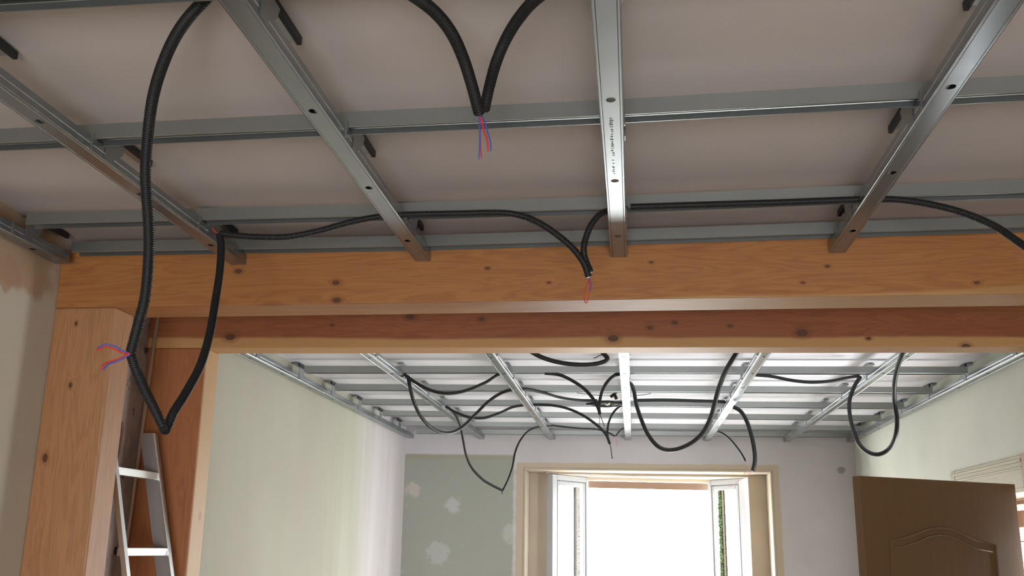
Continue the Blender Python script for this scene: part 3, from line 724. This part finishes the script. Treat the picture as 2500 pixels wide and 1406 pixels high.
bm = bmesh.new(); tube(bm, [((x0+x1)/2, yc, -.45), ((x0+x1)/2+.005, yc, .8), ((x0+x1)/2-.004, yc, ZT-.05)], .006, 6)
obj('stem', bm, plain('brown_stem', (.2, .13, .07), .8), parent=cl)

# ------------------------------------------------------------------ brown door, ajar from the right wall
M_DOOR = NT('brown_door_skin'); g = M_DOOR.noise(M_DOOR.scaled((30, 30, 2)), 2, 4); M_DOOR.color(M_DOOR.mix(g, (.175, .095, .038), (.145, .075, .027))); M_DOOR.rough(.6); M_DOOR = M_DOOR.m
Zd = CAM.z+.308
A = at(2097, 1161, 'Z', Zd); B = at(2478, 1182, 'Z', Zd); A.z = B.z = 0
dt = (B-A).normalized(); dn = Vector((dt.y, -dt.x, 0))          # dn faces the camera
dl = (B-A).length
def dpt(u, z, o=0): p = A+dt*u+dn*o; return Vector((p.x, p.y, z))
door = empty('door_1', (B.x, B.y, .01)); door['kind'] = 'structure'; door['label'] = 'brown panelled door with an arched moulding, standing open from the right wall'
bm = bmesh.new(); panel(bm, A-dn*.02, B-dn*.02, .01, Zd, .04); obj('door_leaf', bm, M_DOOR, parent=door, bev=.003)
def on_leaf(px, py):
    d = (px-1250)/F_PX*RT - (py-703)/F_PX*UP + FWD
    k = (A-CAM).dot(dn)/d.dot(dn); p = CAM+d*k
    return (p-A).dot(dt), p.z
arch = [on_leaf(*p) for p in ((2172, 1400), (2172, 1318), (2200, 1314), (2235, 1303), (2262, 1292), (2292, 1287), (2322, 1291), (2352, 1305), (2385, 1321), (2430, 1330), (2432, 1400))]
u0, u1 = arch[0][0], arch[-1][0]
arch = [(u0, 1.0)]+arch[1:-1]+[(u1, 1.0), (u0, 1.0)]
bm = bmesh.new(); tube(bm, [dpt(u, z, .001) for u, z in arch], .005, 8, cap=False)
tube(bm, [dpt(u, z, .001) for u, z in [(u0+(u-u0)*.93+.02, z-.03) for u, z in arch[1:-2]]], .004, 6)
tube(bm, [dpt(u, z, .001) for u, z in ((u0, .85), (u1, .85), (u1, .2), (u0, .2), (u0, .85))], .007, 8, cap=False)
obj('panel_moulding', bm, M_DOOR, parent=door, smooth=True)
bm = bmesh.new(); tube(bm, [dpt(.06, 1.02, 0), dpt(.06, 1.02, .05), dpt(.17, 1.02, .05)], .009, 8)
obj('door_handle', bm, ALU, parent=door, smooth=True)
# frame round the doorway, ribbed architrave
M_ARCH = wood('pale_architrave', 1, (.44, .38, .23), (.40, .34, .20), (.32, .25, .14), seed=7)
bm = bmesh.new()
ztop = CAM.z+.452
for a, b, dz0, dz1, pr in ((DY0, DY1+.06, DZ-CAM.z-.004, .435, .012), (DY0, DY1+.06, .405, .420, .020), (DY0, DY1+.06, .375, .386, .018)):
    box(bm, XR-pr, XR+.002, a, b, CAM.z+dz0, CAM.z+dz1)
box(bm, XR-.014, XR+.002, DY1, DY1+.06, 0, CAM.z+.435); 
box(bm, XR-.002, XR+T, DY0, DY1, DZ-.025, DZ+.001); box(bm, XR-.002, XR+T, DY1-.02, DY1+.001, 0, DZ)
struct(obj('trim_door', bm, M_ARCH, bev=.003), 'pale ribbed architrave above the brown door')
M_JB = wood('red_brown_jamb', 2, (.40, .20, .09), (.34, .16, .07), (.22, .09, .04), seed=9)
bm = bmesh.new(); box(bm, XR-.016, XR+.001, DY0-.09, DY0, 0, CAM.z+.438); box(bm, XR-.002, XR+T, DY0-.001, DY0+.02, 0, DZ)
struct(obj('trim_jamb', bm, M_JB), 'red-brown jamb at the right of the brown door')
# glazed outer door in the doorway
gd = empty('door_2', (XR+T-.03, DY0+.02, 0)); gd['kind'] = 'structure'; gd['label'] = 'brown framed glazed outer door glimpsed past the brown door edge'
xg = XR+T-.03
bm = bmesh.new()
y0g, y1g = DY0+.02, DY1-.02
box(bm, xg-.02, xg+.02, y0g, y0g+.07, .01, DZ-.03); box(bm, xg-.02, xg+.02, y1g-.07, y1g, .01, DZ-.03)
zm0, zm1 = at(2490, 1288, 'X', xg).z, at(2490, 1247, 'X', xg).z; zt = min(at(2490, 1190, 'X', xg).z, DZ-.05)
box(bm, xg-.02, xg+.02, y0g, y1g, zt, DZ-.03); box(bm, xg-.02, xg+.02, y0g, y1g, zm0, zm1); box(bm, xg-.02, xg+.02, y0g, y1g, .01, .15)
obj('door_frame', bm, M_JB, parent=gd)
bm = bmesh.new(); box(bm, xg-.003, xg+.003, y0g+.07, y1g-.07, zm1, zt); box(bm, xg-.003, xg+.003, y0g+.07, y1g-.07, .15, zm0)
obj('pane', bm, GLASS, parent=gd)
bm = bmesh.new()
for py in (1208, 1322): z = at(2490, py, 'X', xg).z; box(bm, xg-.006, xg+.006, y0g+.07, y1g-.07, z-.003, z+.003)
obj('glazing_bar', bm, plain('dark_bar', (.06, .08, .09), .5), parent=gd)

# ------------------------------------------------------------------ ladder leaning in the gap, pipe on the masonry
lad = empty('ladder', (-1.25, 3.2, 0)); tag(lad, 'aluminium ladder leaning against the wall in the gap between the left posts', 'ladder')
def stile(xa, za, xb, zb, y, sec=.055, th=.022):
    """stile from the floor to its top end, through two known points (xa,za),(xb,zb) of its room-side edge"""
    k = (xb-xa)/(zb-za)
    def X(z): return xa+k*(z-za)
    return X
XS = stile(at(412, 1347, 'Y', 3.38).x, at(412, 1347, 'Y', 3.38).z, at(377, 1057, 'Y', 3.38).x, at(377, 1057, 'Y', 3.38).z, 3.38)
ztopl = at(377, 1057, 'Y', 3.38).z
def slab(bm, X, z0, z1, y0, y1, sec):
    """leaning bar of depth sec behind its room-side edge"""
    a = [bm.verts.new((x, y, z)) for (x, z) in ((X(z0), z0), (X(z0)-sec, z0), (X(z1)-sec, z1), (X(z1), z1)) for y in (y0, y1)]
    for f in ((0, 2, 4, 6), (1, 7, 5, 3), (0, 1, 3, 2), (2, 3, 5, 4), (4, 5, 7, 6), (6, 7, 1, 0)): bm.faces.new([a[i] for i in f])
off = at(308, 1345, 'Y', 3.10).x - XS(at(308, 1345, 'Y', 3.10).z)
XN = lambda z: XS(z)+off
bm = bmesh.new(); slab(bm, XS, 0.0, ztopl, 3.38, 3.40, .010); slab(bm, XS, 0.0, ztopl, 3.378, 3.402, .004); obj('stile', bm, ALU, parent=lad, bev=.001)
bm = bmesh.new(); slab(bm, lambda z: XS(z)-.010, 0.0, ztopl, 3.382, 3.398, .045); o = obj('stile', bm, ALU_DULL, parent=lad)
bm = bmesh.new(); slab(bm, XN, 0.0, ztopl-.02, 3.09, 3.112, .018); obj('stile', bm, ALU, parent=lad, bev=.001)
for py in (1347, 1163):
    z = at(408, py, 'Y', 3.38).z
    for k in (range(0, 4) if py == 1347 else (0,)):
        zz = z-.262*k
        bm = bmesh.new()
        x0_, x1_ = XN(zz), XS(zz)
        v = []
        for (x_, y_) in ((x0_-.004, 3.10), (x1_-.004, 3.385)):
            v += [bm.verts.new(q) for q in ((x_, y_, zz-.013), (x_-.028, y_, zz-.013), (x_-.028, y_, zz+.013), (x_, y_, zz+.013))]
        for f in ((0, 1, 2, 3), (7, 6, 5, 4), (0, 4, 5, 1), (1, 5, 6, 2), (2, 6, 7, 3), (3, 7, 4, 0)): bm.faces.new([v[i] for i in f])
        obj('rung', bm, ALU, parent=lad, bev=.002)
bm = bmesh.new(); tube(bm, [at(386, 768, 'X', -1.765), at(315, 1280, 'X', -1.765)], .007, 8)
pa, pb = at(386, 768, 'X', -1.765), at(315, 1280, 'X', -1.765)
bm.free(); bm = bmesh.new(); dd = (pb-pa)/(pb-pa).length; tube(bm, [pa-dd*.18, pb+dd*((pb.z-.0)/abs(dd.z)-.01)], .007, 10)
tag(obj('pipe', bm, plain('dull_copper', (.45, .33, .24), .4, .5), origin=(pb.x, pb.y, 0)), 'thin upright copper pipe on the masonry between the left posts', 'pipe')
bm = bmesh.new(); c = at(285, 1345, 'X', XL+.004); bmesh.ops.create_cone(bm, cap_ends=True, segments=16, radius1=.014, radius2=.012, depth=.012, matrix=Matrix.Translation(c) @ Matrix.Rotation(math.pi/2, 4, 'Y'))  # black disc on the wall, standing for a dark round hole
tag(obj('wall_hole_disc', bm, plain('hole_black', (.015, .015, .015), .6), origin=c), 'small black disc for a hole in the masonry beside the ladder', 'hole')
